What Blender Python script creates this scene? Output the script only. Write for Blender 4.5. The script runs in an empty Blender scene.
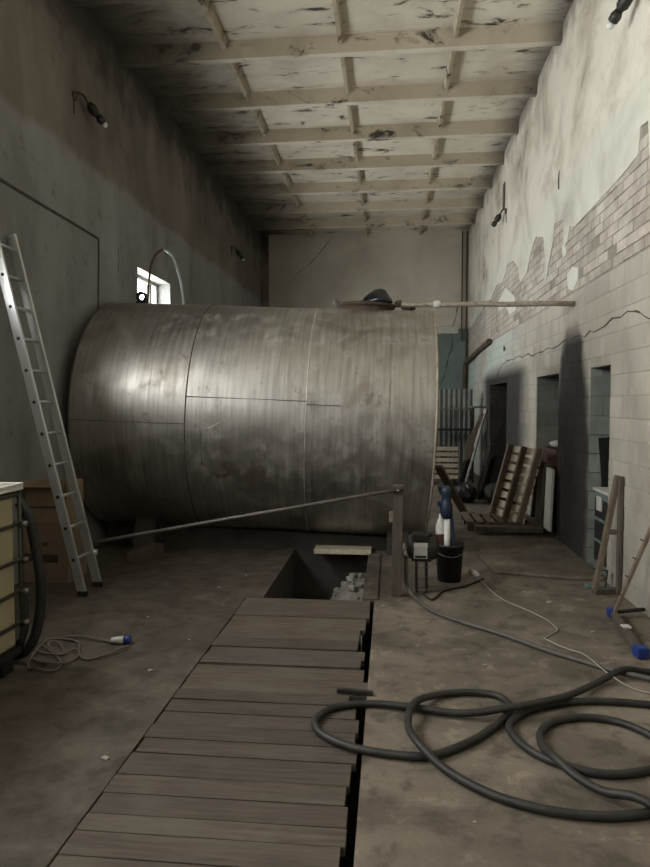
import bpy, bmesh, math, random
from mathutils import Vector, Matrix, Euler
random.seed(7)
S = bpy.context.scene
COL = S.collection

# ------------------------------------------------------------------ camera
cam_d = bpy.data.cameras.new('camera')
cam = bpy.data.objects.new('camera', cam_d); COL.objects.link(cam)
cam.location = (0, 0, 1.7)
cam.rotation_euler = (math.radians(90) - math.atan(31.5/650), 0, math.atan(65/650))
cam_d.sensor_fit = 'HORIZONTAL'; cam_d.sensor_width = 36; cam_d.lens = 36.0
cam_d.clip_start = 0.05; cam_d.clip_end = 200
S.camera = cam

# ------------------------------------------------------------------ light
W = bpy.data.worlds.new('overcast_sky'); S.world = W
W.use_nodes = True
WT = W.node_tree; WT.nodes.clear()
_bg = WT.nodes.new('ShaderNodeBackground'); _wo = WT.nodes.new('ShaderNodeOutputWorld')
_bg.inputs['Color'].default_value = (1.0, 0.98, 0.955, 1)
_bg.inputs['Strength'].default_value = 10.0
WT.links.new(_bg.outputs[0], _wo.inputs[0])
S.view_settings.view_transform = 'Standard'
S.view_settings.look = 'None'
S.view_settings.gamma = 1.0
S.view_settings.use_curve_mapping = False
S.view_settings.exposure = 1.4
try:
    S.cycles.use_denoising = True
    S.cycles.max_bounces = 10
    S.cycles.diffuse_bounces = 6
    S.cycles.transparent_max_bounces = 8
    S.cycles.sample_clamp_indirect = 6.0
    S.cycles.caustics_reflective = False
    S.cycles.caustics_refractive = False
except Exception:
    pass

def portal(name, loc, rot, sx, sy):            # daylight portal filling a window opening
    l = bpy.data.lights.new(name, 'AREA'); l.shape = 'RECTANGLE'; l.size = sx; l.size_y = sy
    l.energy = 1.0; l.cycles.is_portal = True
    o = bpy.data.objects.new(name, l); COL.objects.link(o)
    o.location = loc; o.rotation_euler = rot
    return o

# room numbers (metres): x across, y into the picture, z up
XL, XR, YB, YF, ZC = -3.47, 2.04, 17.5, -5.0, 6.2
# windows in the left wall: (y0, y1, z0, z1)
WIN = [(8.75, 10.08, 2.15, 3.56), (2.9, 4.95, 2.6, 4.7), (11.7, 13.7, 1.9, 3.3), (-1.6, 0.8, 2.6, 4.7)]
for i, (a, b, c, d) in enumerate(WIN):
    portal('window_daylight', (XL-0.40, (a+b)/2, (c+d)/2), (0, math.radians(-90), 0), d-c, b-a)

# ------------------------------------------------------------------ materials
class T:
    def __init__(s, name):
        s.mat = bpy.data.materials.new(name); s.mat.use_nodes = True
        s.t = s.mat.node_tree; s.t.nodes.clear()
        s.out = s.t.nodes.new('ShaderNodeOutputMaterial')
        s.b = s.n('ShaderNodeBsdfPrincipled'); s.t.links.new(s.b.outputs[0], s.out.inputs['Surface'])
    def put(s, sock, v):
        if isinstance(v, bpy.types.NodeSocket): s.t.links.new(v, sock)
        elif v is not None:
            if isinstance(v, (tuple, list)) and sock.type == 'RGBA' and len(v) == 3: v = (*v, 1)
            sock.default_value = v
    def n(s, typ, ins=None, **kw):
        x = s.t.nodes.new(typ)
        for k, v in kw.items(): setattr(x, k, v)
        for k, v in (ins or {}).items(): s.put(x.inputs[k], v)
        return x
    def pos(s): return s.n('ShaderNodeNewGeometry').outputs['Position']
    def obj(s): return s.n('ShaderNodeTexCoord').outputs['Object']
    def mp(s, v, sc=(1, 1, 1), rot=(0, 0, 0), loc=(0, 0, 0)):
        return s.n('ShaderNodeMapping', {0: v, 'Location': loc, 'Rotation': rot, 'Scale': sc}).outputs[0]
    def noise(s, v, scale, detail=5, rough=.55, dist=0.0):
        return s.n('ShaderNodeTexNoise', {'Vector': v, 'Scale': scale, 'Detail': detail, 'Roughness': rough, 'Distortion': dist}).outputs['Fac']
    def ramp(s, f, stops, interp='LINEAR'):
        r = s.n('ShaderNodeValToRGB', {0: f}); e = r.color_ramp.elements
        r.color_ramp.interpolation = interp
        while len(e) < len(stops): e.new(0.5)
        for i, (p, c) in enumerate(stops):
            e[i].position = p; c = c if isinstance(c, tuple) else (c, c, c); e[i].color = (*c, 1)
        return r.outputs[0]
    def step(s, f, a, b):                       # smooth 0..1 between a and b
        return s.n('ShaderNodeMapRange', {'Value': f, 'From Min': a, 'From Max': b, 'To Min': 0.0, 'To Max': 1.0}, interpolation_type='SMOOTHSTEP').outputs[0]
    def m(s, op, a, b=0.0, c=None):
        ins = {0: a, 1: b}
        if c is not None: ins[2] = c
        return s.n('ShaderNodeMath', ins, operation=op).outputs[0]
    def mix(s, f, a, b, mode='MIX'):
        x = s.n('ShaderNodeMix', data_type='RGBA', blend_type=mode)
        s.put(x.inputs[0], f); s.put(x.inputs[6], a); s.put(x.inputs[7], b)
        return x.outputs[2]
    def rnd(s): return s.n('ShaderNodeObjectInfo').outputs['Random']
    def sep(s, v):
        x = s.n('ShaderNodeSeparateXYZ', {0: v}); return x.outputs
    def fin(s, col, rough=.85, metal=0.0, h=None, bump=.3, dist=.02, spec=None):
        s.put(s.b.inputs['Base Color'], col); s.put(s.b.inputs['Roughness'], rough); s.put(s.b.inputs['Metallic'], metal)
        if spec is not None: s.b.inputs['Specular IOR Level'].default_value = spec
        if h is not None:
            bp = s.n('ShaderNodeBump', {'Height': h, 'Strength': bump, 'Distance': dist})
            s.t.links.new(bp.outputs[0], s.b.inputs['Normal'])
        return s.mat

def simple(name, c1, c2, scale=6, rough=.8, metal=0.0, stretch=(1, 1, 1), bump=.25, dist=.01, rand=.0, detail=6):
    t = T(name); v = t.mp(t.obj(), stretch)
    f = t.noise(v, scale, detail, .6)
    col = t.ramp(f, [(.3, c1), (.7, c2)])
    if rand:
        k = t.m('MULTIPLY_ADD', t.rnd(), 2*rand, 1-rand)
        g = t.n('ShaderNodeCombineXYZ', {0: k, 1: k, 2: k}).outputs[0]
        col = t.mix(1.0, col, g, 'MULTIPLY')
    return t.fin(col, rough, metal, f, bump, dist)

def m_plaster_right():
    t = T('weathered_plaster'); p = t.pos(); z = t.sep(p)[2]
    f = t.noise(t.mp(p, (1, .55, .55), (math.radians(35), 0, 0)), 1.7, 8, .62, .4)
    f2 = t.noise(p, 9, 8, .65)
    c = t.ramp(f, [(.34, (.31, .26, .21)), (.43, (.52, .47, .395)), (.54, (.69, .645, .56)), (.72, (.77, .73, .64))])
    c = t.mix(t.m('MULTIPLY', t.step(f2, .55, .75), .35), c, (.38, .34, .285))
    g = t.m('MULTIPLY', t.step(t.m('ADD', z, t.m('MULTIPLY', t.noise(p, 2.2, 5), .35)), 4.62, 4.42), .45)
    c = t.mix(g, c, t.mix(t.step(f2, .35, .65), (.60, .64, .565), (.68, .69, .61)))
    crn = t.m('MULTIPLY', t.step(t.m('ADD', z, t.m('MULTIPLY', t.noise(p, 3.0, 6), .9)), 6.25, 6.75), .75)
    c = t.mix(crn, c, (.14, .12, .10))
    return t.fin(c, .9, 0, t.m('ADD', f, t.m('MULTIPLY', f2, .5)), .35, .02)

def soot(t, p):
    xyz = t.sep(p); y, z = xyz[1], xyz[2]
    wob = t.m('MULTIPLY', t.m('SUBTRACT', t.noise(p, 3.5, 5), .5), .28)
    def plume(yc, zt, w0, w1, k):
        # half width grows downward from the apex at height zt
        d = t.m('SUBTRACT', zt, z)
        w = t.m('MINIMUM', t.m('MULTIPLY_ADD', t.m('POWER', t.m('MAXIMUM', d, 0.0001), .6), k, w0), w1)
        e = t.m('DIVIDE', t.m('ABSOLUTE', t.m('ADD', t.m('SUBTRACT', y, yc), wob)), w)
        a = t.step(e, 1.12, .62)
        return t.m('MULTIPLY', a, t.step(d, -.02, .35))
    a = plume(12.35, 2.46, .9, 2.5, 3.6)
    b = plume(7.62, 2.66, .14, .90, .62)
    return t.m('MAXIMUM', a, b)

def m_block():
    t = T('whitewashed_block'); p = t.pos(); xyz = t.sep(p)
    f = t.noise(t.mp(p, (1, 1, .6)), 2.0, 8, .6, .3); f2 = t.noise(p, 14, 7, .65)
    c = t.ramp(f, [(.3, (.33, .295, .245)), (.5, (.43, .395, .335)), (.72, (.51, .475, .41))])
    c = t.mix(t.m('MULTIPLY', t.step(f2, .56, .72), .3), c, (.40, .365, .31))
    teal = t.m('MULTIPLY', t.step(xyz[1], 9.5, 13.5), t.step(t.noise(p, .9, 4), .3, .6))
    c = t.mix(t.m('MULTIPLY', teal, .75), c, (.45, .56, .53))
    k = t.m('MULTIPLY_ADD', t.rnd(), .14, .93)
    c = t.mix(1.0, c, t.n('ShaderNodeCombineXYZ', {0: k, 1: k, 2: k}).outputs[0], 'MULTIPLY')
    low = t.m('MULTIPLY', t.step(t.m('ADD', xyz[2], t.m('MULTIPLY', t.noise(p, 2, 5), 1.2)), 2.3, .6), .55)  # darkens toward the floor: grime, extended to imitate the light falling off
    c = t.mix(low, c, (.26, .23, .19))
    c = t.mix(t.m('MULTIPLY', soot(t, p), .985), c, (.020, .018, .016))
    return t.fin(c, .88, 0, t.m('ADD', f2, f), .3, .012)

def m_joint():
    t = T('block_joint'); p = t.pos()
    f = t.noise(p, 8, 6)
    c = t.ramp(f, [(.3, (.32, .29, .24)), (.7, (.42, .385, .325))])
    c = t.mix(t.m('MULTIPLY', t.step(t.sep(p)[2], 2.92, 2.94), .6), c, (.22, .19, .16))
    c = t.mix(t.m('MULTIPLY', soot(t, p), .985), c, (.018, .016, .015))
    return t.fin(c, .95, 0, f, .4, .01)

def m_brick():
    t = T('bare_brick'); p = t.pos()
    f = t.noise(p, 5, 8, .65)
    c = t.ramp(f, [(.3, (.34, .295, .25)), (.5, (.46, .41, .355)), (.7, (.55, .505, .435))])
    k = t.m('MULTIPLY_ADD', t.rnd(), .34, .80)
    c = t.mix(1.0, c, t.n('ShaderNodeCombineXYZ', {0: k, 1: k, 2: k}).outputs[0], 'MULTIPLY')
    ww = t.m('MULTIPLY', t.step(t.noise(p, 1.1, 5, .6), .52, .66), .55)
    c = t.mix(ww, c, (.63, .60, .53))
    return t.fin(c, .92, 0, f, .5, .015)

def m_left():
    t = T('stained_plaster'); p = t.pos(); z = t.sep(p)[2]; y = t.sep(p)[1]
    f = t.noise(t.mp(p, (1, .8, .35)), 1.5, 8, .62, .3); f2 = t.noise(p, 7, 8, .65)
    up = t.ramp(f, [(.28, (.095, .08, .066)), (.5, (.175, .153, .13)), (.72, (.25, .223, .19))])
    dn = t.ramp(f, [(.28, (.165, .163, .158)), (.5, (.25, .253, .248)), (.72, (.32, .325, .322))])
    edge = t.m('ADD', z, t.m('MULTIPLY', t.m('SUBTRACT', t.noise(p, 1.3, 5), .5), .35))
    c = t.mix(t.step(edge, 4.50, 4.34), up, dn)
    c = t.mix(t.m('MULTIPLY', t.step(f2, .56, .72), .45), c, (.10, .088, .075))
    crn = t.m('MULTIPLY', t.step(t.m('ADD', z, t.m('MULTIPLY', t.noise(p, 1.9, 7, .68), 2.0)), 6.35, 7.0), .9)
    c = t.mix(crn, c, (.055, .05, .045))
    return t.fin(c, .92, 0, t.m('ADD', f2, f), .35, .02)

def m_back():
    t = T('back_plaster'); p = t.pos(); z = t.sep(p)[2]
    f = t.noise(t.mp(p, (.7, 1, 1)), 1.1, 8, .62, .3)
    up = t.ramp(f, [(.3, (.45, .405, .34)), (.55, (.58, .53, .455)), (.75, (.65, .60, .52))])
    dn = t.ramp(f, [(.3, (.13, .165, .155)), (.6, (.20, .25, .235)), (.8, (.27, .315, .29))])
    c = t.mix(t.step(z, 3.66, 3.60), up, dn)
    return t.fin(c, .92, 0, f, .3, .02)

def m_ceiling(name, dark, tint=None):
    t = T(name); p = t.pos()
    f = t.noise(p, 1.0, 7, .6, .5); f2 = t.noise(t.mp(p, (.6, 1.6, 1)), 3.2, 9, .68, .6); f3 = t.noise(p, 16, 6, .6)
    c = t.ramp(f, [(.3, (.52, .47, .385)), (.5, (.66, .61, .51)), (.72, (.76, .71, .605))])
    if tint: c = t.mix(1.0, c, tint, 'MULTIPLY')
    c = t.mix(t.m('MULTIPLY', t.step(f2, .545, .65), dark), c, (.17, .14, .105))
    c = t.mix(t.m('MULTIPLY', t.step(f2, .615, .65), min(1, dark*1.3)), c, (.06, .052, .045))
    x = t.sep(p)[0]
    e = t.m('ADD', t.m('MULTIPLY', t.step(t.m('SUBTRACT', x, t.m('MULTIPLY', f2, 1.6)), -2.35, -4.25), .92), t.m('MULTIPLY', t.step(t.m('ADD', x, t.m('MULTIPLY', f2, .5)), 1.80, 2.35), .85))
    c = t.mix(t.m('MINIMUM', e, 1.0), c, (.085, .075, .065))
    return t.fin(c, .92, 0, t.m('ADD', f2, t.m('MULTIPLY', f3, .4)), .3, .015)

def m_floor():
    t = T('dirty_concrete'); p = t.pos()
    f = t.noise(p, .9, 8, .62, .6); f2 = t.noise(p, 4.5, 9, .66, .3); f3 = t.noise(p, 45, 5, .6)
    c = t.ramp(f, [(.28, (.072, .057, .042)), (.44, (.122, .099, .075)), (.56, (.178, .147, .113)), (.70, (.245, .207, .162))])
    c = t.mix(t.m('MULTIPLY', t.step(f2, .50, .64), .65), c, (.058, .045, .034))
    c = t.mix(t.m('MULTIPLY', t.step(f2, .44, .32), .6), c, (.30, .255, .20))
    c = t.mix(t.m('MULTIPLY', t.step(f3, .58, .70), .3), c, (.06, .052, .043))
    dirt_shade = t.m('MULTIPLY', t.step(t.m('ADD', t.sep(p)[0], t.m('MULTIPLY', t.m('SUBTRACT', f, .5), 3.0)), .1, -1.1), .72)  # left side darker: dirt, and weaker light put into the colour
    c = t.mix(dirt_shade, c, t.mix(t.step(f2, .35, .6), (.064, .048, .034), (.034, .026, .019)))
    r = t.ramp(f2, [(.3, .62), (.7, .92)])
    return t.fin(c, r, 0, t.m('ADD', f2, t.m('MULTIPLY', f3, .25)), .45, .02)

def m_plank():
    t = T('worn_plank'); p = t.obj(); r = t.rnd()
    off = t.n('ShaderNodeCombineXYZ', {0: t.m('MULTIPLY', r, 37.0), 1: t.m('MULTIPLY', r, 11.0), 2: 0.0}).outputs[0]
    v = t.n('ShaderNodeVectorMath', {0: p, 1: off}, operation='ADD').outputs[0]
    g = t.noise(t.mp(v, (1.2, 16, 16)), 2.5, 8, .6, .4); f = t.noise(v, 2.6, 7, .62, .4)
    c = t.ramp(g, [(.3, (.048, .036, .026)), (.55, (.088, .067, .050)), (.75, (.122, .097, .074))])
    c = t.mix(t.m('MULTIPLY', t.step(f, .45, .65), .7), c, (.102, .085, .066))
    c = t.mix(t.m('MULTIPLY', t.step(f, .42, .28), .6), c, (.045, .036, .028))
    k = t.m('MULTIPLY_ADD', r, .5, .78)
    c = t.mix(1.0, c, t.n('ShaderNodeCombineXYZ', {0: k, 1: k, 2: k}).outputs[0], 'MULTIPLY')
    return t.fin(c, .8, 0, g, .5, .01)

def m_tank():
    t = T('weathered_steel'); p = t.obj()
    q = t.sep(p); th = t.m('ARCTAN2', q[2], t.m('MULTIPLY', q[1], -1.0))
    cyl = t.n('ShaderNodeCombineXYZ', {0: t.m('MULTIPLY', q[0], 15.0), 1: t.m('MULTIPLY', th, 1.1), 2: 0.0}).outputs[0]
    st = t.noise(cyl, 1.6, 8, .65); f = t.noise(p, 1.1, 6, .6, .6); f3 = t.noise(t.mp(p, (1, 1, .8)), 6.5, 9, .68, .2)
    c = t.ramp(st, [(.34, (.345, .325, .297)), (.5, (.43, .41, .38)), (.66, (.525, .505, .473))])
    c = t.mix(t.m('MULTIPLY', t.step(f, .54, .66), .35), c, (.56, .535, .49))
    c = t.mix(t.m('MULTIPLY', t.step(f, .46, .36), .45), c, (.21, .175, .14))
    c = t.mix(t.m('MULTIPLY', t.step(f3, .58, .70), .6), c, (.12, .095, .075))
    dr = t.noise(t.mp(cyl, (1.7, .8, 1), (0, 0, 0), (3, 1, 7)), 1.0, 6, .6)
    c = t.mix(t.m('MULTIPLY', t.step(dr, .56, .72), .45), c, (.14, .115, .09))
    rg = t.ramp(f3, [(.3, .38), (.65, .52)])
    return t.fin(c, rg, t.ramp(f3, [(.5, .95), (.7, .45)]), t.m('ADD', st, f3), .10, .01)

MAT = dict(
    plaster_r=m_plaster_right(), block=m_block(), joint=m_joint(), brick=m_brick(), left=m_left(), back=m_back(),
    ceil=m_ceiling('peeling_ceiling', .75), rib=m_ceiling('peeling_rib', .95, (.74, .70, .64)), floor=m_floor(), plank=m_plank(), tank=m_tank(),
    jamb=simple('green_grey_jamb', (.16, .175, .155), (.25, .27, .245), 5, rand=.1),
    jambl=simple('pale_green_jamb', (.30, .33, .30), (.42, .45, .41), 5, rand=.1),
    soot=simple('sooty_block', (.022, .02, .018), (.05, .045, .04), 5),
    corr=simple('grey_corrugated', (.13, .135, .125), (.20, .205, .19), 5, .75),
    barmetal=simple('dull_bar', (.10, .09, .08), (.18, .165, .15), 8, .6, .5),
    mortar=simple('old_mortar', (.25, .225, .19), (.42, .39, .34), 9),
    darkwall=simple('dark_wall', (.10, .09, .08), (.18, .165, .145), 3),
    pit=simple('pit_concrete', (.030, .026, .022), (.075, .066, .055), 4, bump=.5),
    crack=simple('crack_shadow', (.03, .027, .024), (.07, .062, .053), 12),
    weld=simple('dark_weld', (.06, .045, .035), (.16, .13, .105), 14, .6, .4, bump=.6),
    weldl=simple('bright_weld', (.50, .47, .42), (.74, .71, .65), 14, .45, .6, bump=.6),
    rim=simple('rusty_rim', (.24, .17, .115), (.48, .43, .36), 9, .6, .35),
    alu=simple('aluminium', (.70, .71, .72), (.80, .81, .82), 8, .34, .85, (1, 1, .2), .05),
    alud=simple('rung_aluminium', (.45, .46, .47), (.58, .59, .60), 10, .42, .8, bump=.05),
    blackrub=simple('black_rubber', (.010, .010, .010), (.024, .023, .022), 30, .55, bump=.2),
    hose=simple('dusty_black_hose', (.012, .0115, .011), (.034, .032, .028), 9, .55, bump=.25),
    greyhose=simple('grey_hose', (.060, .057, .052), (.11, .105, .095), 12, .6),
    whitecord=simple('white_cable', (.26, .24, .20), (.36, .33, .28), 10, .6),
    browncord=simple('brown_cable', (.10, .08, .06), (.17, .14, .11), 10, .6),
    blue=simple('blue_plastic', (.012, .030, .16), (.018, .045, .22), 9, .45),
    bluedk=simple('dark_blue_casing', (.008, .016, .036), (.014, .027, .055), 9, .45),
    white=simple('white_plastic', (.55, .54, .50), (.68, .67, .62), 9, .5),
    black=simple('black_plastic', (.008, .008, .008), (.018, .018, .018), 8, .5),
    bag=simple('black_polythene', (.006, .007, .010), (.015, .017, .024), 8, .22, bump=.3),
    tote=simple('yellowed_plastic', (.38, .335, .21), (.46, .41, .27), 3, .5),
    cage=simple('grey_green_cage', (.06, .064, .048), (.11, .115, .09), 14, .5, .6),
    card=simple('cardboard', (.22, .155, .10), (.28, .205, .14), 5, .9, rand=.12),
    tape=simple('dark_tape', (.035, .028, .022), (.07, .055, .045), 9, .6),
    wood=simple('grey_timber', (.060, .047, .036), (.125, .103, .080), 5, .85, 0, (6, 6, .8), .4, rand=.2),
    woodl=simple('pale_timber', (.45, .375, .27), (.66, .58, .45), 5, .85, 0, (3, 3, 3), .3, rand=.18),
    woodm=simple('brown_timber', (.115, .085, .058), (.20, .155, .112), 6, .85, 0, (4, 4, 1), .4, rand=.15),
    steel=simple('dull_steel', (.16, .152, .142), (.27, .26, .243), 10, .42, .8),
    darksteel=simple('dark_steel', (.030, .028, .026), (.07, .064, .058), 9, .5, .6),
    rust=simple('rusty_iron', (.055, .036, .024), (.13, .088, .06), 10, .85),
    pole=simple('flaking_pole', (.15, .10, .065), (.50, .45, .37), 11, .8, 0, (1, 6, 6), .5),
    paint_g=simple('grey_enamel', (.40, .40, .38), (.52, .52, .49), 9, .45),
    red=simple('dark_red_enamel', (.055, .018, .014), (.11, .035, .028), 6, .5),
    teal=simple('teal_sheet', (.10, .14, .135), (.17, .22, .21), 6, .7),
    rubble=simple('grey_rubble', (.26, .24, .21), (.44, .415, .37), 14, .95, bump=.6, rand=.25),
    frame=simple('window_paint', (.46, .44, .39), (.60, .57, .51), 9, .7),
    bulb=simple('opal_glass', (.72, .71, .67), (.82, .81, .77), 4, .25),
    patch=simple('pale_paint_patch', (.62, .62, .545), (.72, .71, .635), 5, .85),
    ground=simple('outside_ground', (.22, .21, .17), (.32, .30, .25), 1.0, .95),
    arch=simple('blue_grey_hose', (.26, .33, .36), (.40, .48, .51), 9, .35),
)
def m_pane():
    t = T('dusty_glass'); t.t.nodes.remove(t.b)
    a = t.n('ShaderNodeBsdfTransparent', {'Color': (.93, .95, .95)}); g = t.n('ShaderNodeBsdfGlossy', {'Roughness': .08})
    x = t.n('ShaderNodeMixShader', {0: .06}); t.t.links.new(a.outputs[0], x.inputs[1]); t.t.links.new(g.outputs[0], x.inputs[2])
    t.t.links.new(x.outputs[0], t.out.inputs['Surface']); return t.mat
MAT['pane'] = m_pane()

# ------------------------------------------------------------------ mesh helpers
def smooth_path(pts, n=6, closed=False):
    pts = [Vector(p) for p in pts]; out = []
    N = len(pts)
    for i in range(N-1):
        p0 = pts[max(i-1, 0)]; p1 = pts[i]; p2 = pts[i+1]; p3 = pts[min(i+2, N-1)]
        for k in range(n):
            t = k/n
            out.append(.5*((2*p1)+(p2-p0)*t+(2*p0-5*p1+4*p2-p3)*t*t+(3*p1-p0-3*p2+p3)*t**3))
    out.append(pts[-1]); return out

class MB:
    def __init__(s): s.v = []; s.f = []; s.sm = []
    def add(s, vs, fs, smooth=False):
        o = len(s.v); s.v += [Vector(v) for v in vs]
        s.f += [tuple(i+o for i in f) for f in fs]; s.sm += [smooth]*len(fs); return s
    def box(s, c, size, rot=None):
        x, y, z = size[0]/2, size[1]/2, size[2]/2
        vs = [Vector((a*x, b*y, d*z)) for a in (-1, 1) for b in (-1, 1) for d in (-1, 1)]
        if rot is not None:
            R = rot if isinstance(rot, Matrix) else Euler(rot).to_matrix()
            vs = [R @ v for v in vs]
        return s.add([v+Vector(c) for v in vs], [(0, 1, 3, 2), (4, 6, 7, 5), (0, 4, 5, 1), (2, 3, 7, 6), (0, 2, 6, 4), (1, 5, 7, 3)])
    def bb(s, a, b):
        return s.box([(p+q)/2 for p, q in zip(a, b)], [abs(q-p) for p, q in zip(a, b)])
    def beam(s, p0, p1, w, h, up=(0, 0, 1)):      # rectangular bar from p0 to p1
        p0, p1 = Vector(p0), Vector(p1); d = (p1-p0).normalized(); up = Vector(up)
        a = d.cross(up); a = a.normalized() if a.length > 1e-4 else Vector((1, 0, 0)); b = a.cross(d)
        return s.box((p0+p1)/2, (w, (p1-p0).length, h), Matrix((a, d, b)).transposed())
    def tube(s, pts, r, n=8, caps=True):
        pts = [Vector(p) for p in pts]; N = len(pts); vs = []; fs = []
        t0 = (pts[1]-pts[0]).normalized(); ref = Vector((0, 0, 1)) if abs(t0.z) < .9 else Vector((1, 0, 0))
        u = t0.cross(ref).normalized()
        for i in range(N):
            t = (pts[min(i+1, N-1)]-pts[max(i-1, 0)]).normalized()
            u = (u-t*u.dot(t)).normalized(); w = t.cross(u)
            ri = r[i] if isinstance(r, (list, tuple)) else r
            vs += [pts[i]+(u*math.cos(a)+w*math.sin(a))*ri for a in [2*math.pi*k/n for k in range(n)]]
        for i in range(N-1):
            for k in range(n):
                a = i*n+k; b = i*n+(k+1) % n; fs.append((a, b, b+n, a+n))
        s.add(vs, fs, True)
        if caps: s.add(vs[:n], [tuple(range(n))[::-1]]); s.add(vs[-n:], [tuple(range(n))])
        return s
    def lathe(s, prof, n=32, axis='Z', c=(0, 0, 0), arc=None, capA=False, capB=False):   # prof: (radius, height)
        vs = []; fs = []
        for r, h in prof:
            for k in range(n):
                a = 2*math.pi*k/n
                if axis == 'Z': v = (r*math.cos(a), r*math.sin(a), h)
                elif axis == 'X': v = (h, r*math.cos(a), r*math.sin(a))
                else: v = (r*math.sin(a), h, r*math.cos(a))
                vs.append(Vector(v)+Vector(c))
        for i in range(len(prof)-1):
            for k in range(n):
                a = i*n+k; b = i*n+(k+1) % n; fs.append((a, b, b+n, a+n))
        s.add(vs, fs, True)
        if capA: s.add(vs[:n], [tuple(range(n))[::-1]])
        if capB: s.add(vs[-n:], [tuple(range(n))])
        return s
    def prism(s, poly, a, b, plane='YZ'):         # polygon in plane, from a to b on the third axis
        n = len(poly)
        mk = {'YZ': lambda p, d: (d, p[0], p[1]), 'XZ': lambda p, d: (p[0], d, p[1]), 'XY': lambda p, d: (p[0], p[1], d)}[plane]
        vs = [mk(p, a) for p in poly]+[mk(p, b) for p in poly]
        return s.add(vs, [tuple(range(n)), tuple(range(2*n-1, n-1, -1))]+[(i, i+n, (i+1) % n+n, (i+1) % n) for i in range(n)])
    def blob(s, c, r, seed=0, n=8, amp=.3):       # rough lump
        rg = random.Random(seed); vs = []; fs = []; rows = n//2
        for i in range(rows+1):
            ph = math.pi*i/rows
            for k in range(n):
                th = 2*math.pi*k/n; q = 1+rg.uniform(-amp, amp) if 0 < i < rows else 1
                vs.append((c[0]+r[0]*q*math.sin(ph)*math.cos(th), c[1]+r[1]*q*math.sin(ph)*math.sin(th), c[2]+r[2]*q*math.cos(ph)))
        for i in range(rows):
            for k in range(n):
                a = i*n+k; b = i*n+(k+1) % n; fs.append((a, a+n, b+n, b))
        return s.add(vs, fs, False)
    def mesh(s, name, off=(0, 0, 0)):
        me = bpy.data.meshes.new(name); o = Vector(off)
        me.from_pydata([v-o for v in s.v], [], s.f)
        me.polygons.foreach_set('use_smooth', s.sm)
        bm = bmesh.new(); bm.from_mesh(me)
        bmesh.ops.remove_doubles(bm, verts=bm.verts, dist=1e-5)
        bmesh.ops.recalc_face_normals(bm, faces=bm.faces); bm.to_mesh(me); bm.free()
        return me
    def build(s, name, mat, parent=None, bevel=0.0, off=None):
        if off is None: off = OFF.get(parent.name, (0, 0, 0)) if parent is not None else (0, 0, 0)
        me = s.mesh(name, off); me.materials.append(MAT[mat] if isinstance(mat, str) else mat)
        o = bpy.data.objects.new(name, me); COL.objects.link(o)
        if parent is not None: o.parent = parent
        OFF[o.name] = off
        if bevel:
            b = o.modifiers.new('bevel', 'BEVEL'); b.width = bevel; b.segments = 2; b.limit_method = 'ANGLE'
        return o
OFF = {}
def thing(name, label, cat, loc=(0, 0, 0), group=None, rot=None):
    o = bpy.data.objects.new(name, None); COL.objects.link(o); o.location = loc; o.empty_display_size = .1
    o['label'] = label; o['category'] = cat
    if group: o['group'] = group
    OFF[o.name] = loc
    if rot is not None: o.rotation_euler = rot; OFF[o.name] = (0, 0, 0)   # parts are given in local coordinates
    return o
def single(mb, name, mat, label, cat, loc, group=None, bevel=0.0):
    o = mb.build(name, mat, None, bevel, off=loc); o.location = loc
    o['label'] = label; o['category'] = cat
    if group: o['group'] = group
    return o
def struct(mb, name, mat, label=None, bevel=0.0):
    o = mb.build(name, mat, None, bevel); o['kind'] = 'structure'
    if label: o['label'] = label
    return o
def share(src, name, parent, loc, scale=None, rot=None):
    o = src.copy(); o.name = name; COL.objects.link(o); o.parent = parent; o.location = loc
    if scale: o.scale = scale
    if rot: o.rotation_euler = rot
    return o

# ================================================================== SETTING
# ---- floor with the plank trench and the open pit
TX0, TX1, TY0, TY1 = -1.245, -0.125, 0.55, 5.50
PX0, PX1, PY1, PD = -1.09, -0.23, 7.40, -0.62
m = MB()
def rect(x0, y0, x1, y1, z=0): m.add([(x0, y0, z), (x1, y0, z), (x1, y1, z), (x0, y1, z)], [(0, 1, 2, 3)])
rect(XL-.4, YF, TX0, YB+.3); rect(TX1, YF, XR+.45, YB+.3); rect(TX0, YF, TX1, TY0)
rect(TX0, TY1, PX0, YB+.3); rect(PX1, TY1, TX1, YB+.3); rect(PX0, PY1, PX1, YB+.3)
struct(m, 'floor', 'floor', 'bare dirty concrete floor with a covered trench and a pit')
fl_o = bpy.data.objects['floor']
m = MB()
def vq(a, b, z0, z1): m.add([(*a, z0), (*b, z0), (*b, z1), (*a, z1)], [(0, 1, 2, 3)])
ring = [(TX0, TY0), (TX1, TY0), (TX1, TY1), (PX1, TY1), (PX1, PY1), (PX0, PY1), (PX0, TY1), (TX0, TY1)]
for i in range(8): vq(ring[i], ring[(i+1) % 8], PD, 0)
rect(TX0, TY0, TX1, TY1, PD); rect(PX0, TY1, PX1, PY1, PD)
m.build('pit_lining', 'pit', fl_o)
# low concrete step along the right wall
m = MB(); m.prism([(1.02, 6.50), (1.75, 6.32), (2.045, 6.34), (2.045, 8.1), (1.30, 8.25), (.98, 7.3)], 0.0, .035, 'XY')
m.build('concrete_step', 'floor', fl_o, .012)
m = MB(); m.bb((PX1+.0, 5.52, 0), (-.095, 7.2, .018)); m.build('pit_edge', 'floor', fl_o, .008)

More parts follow.
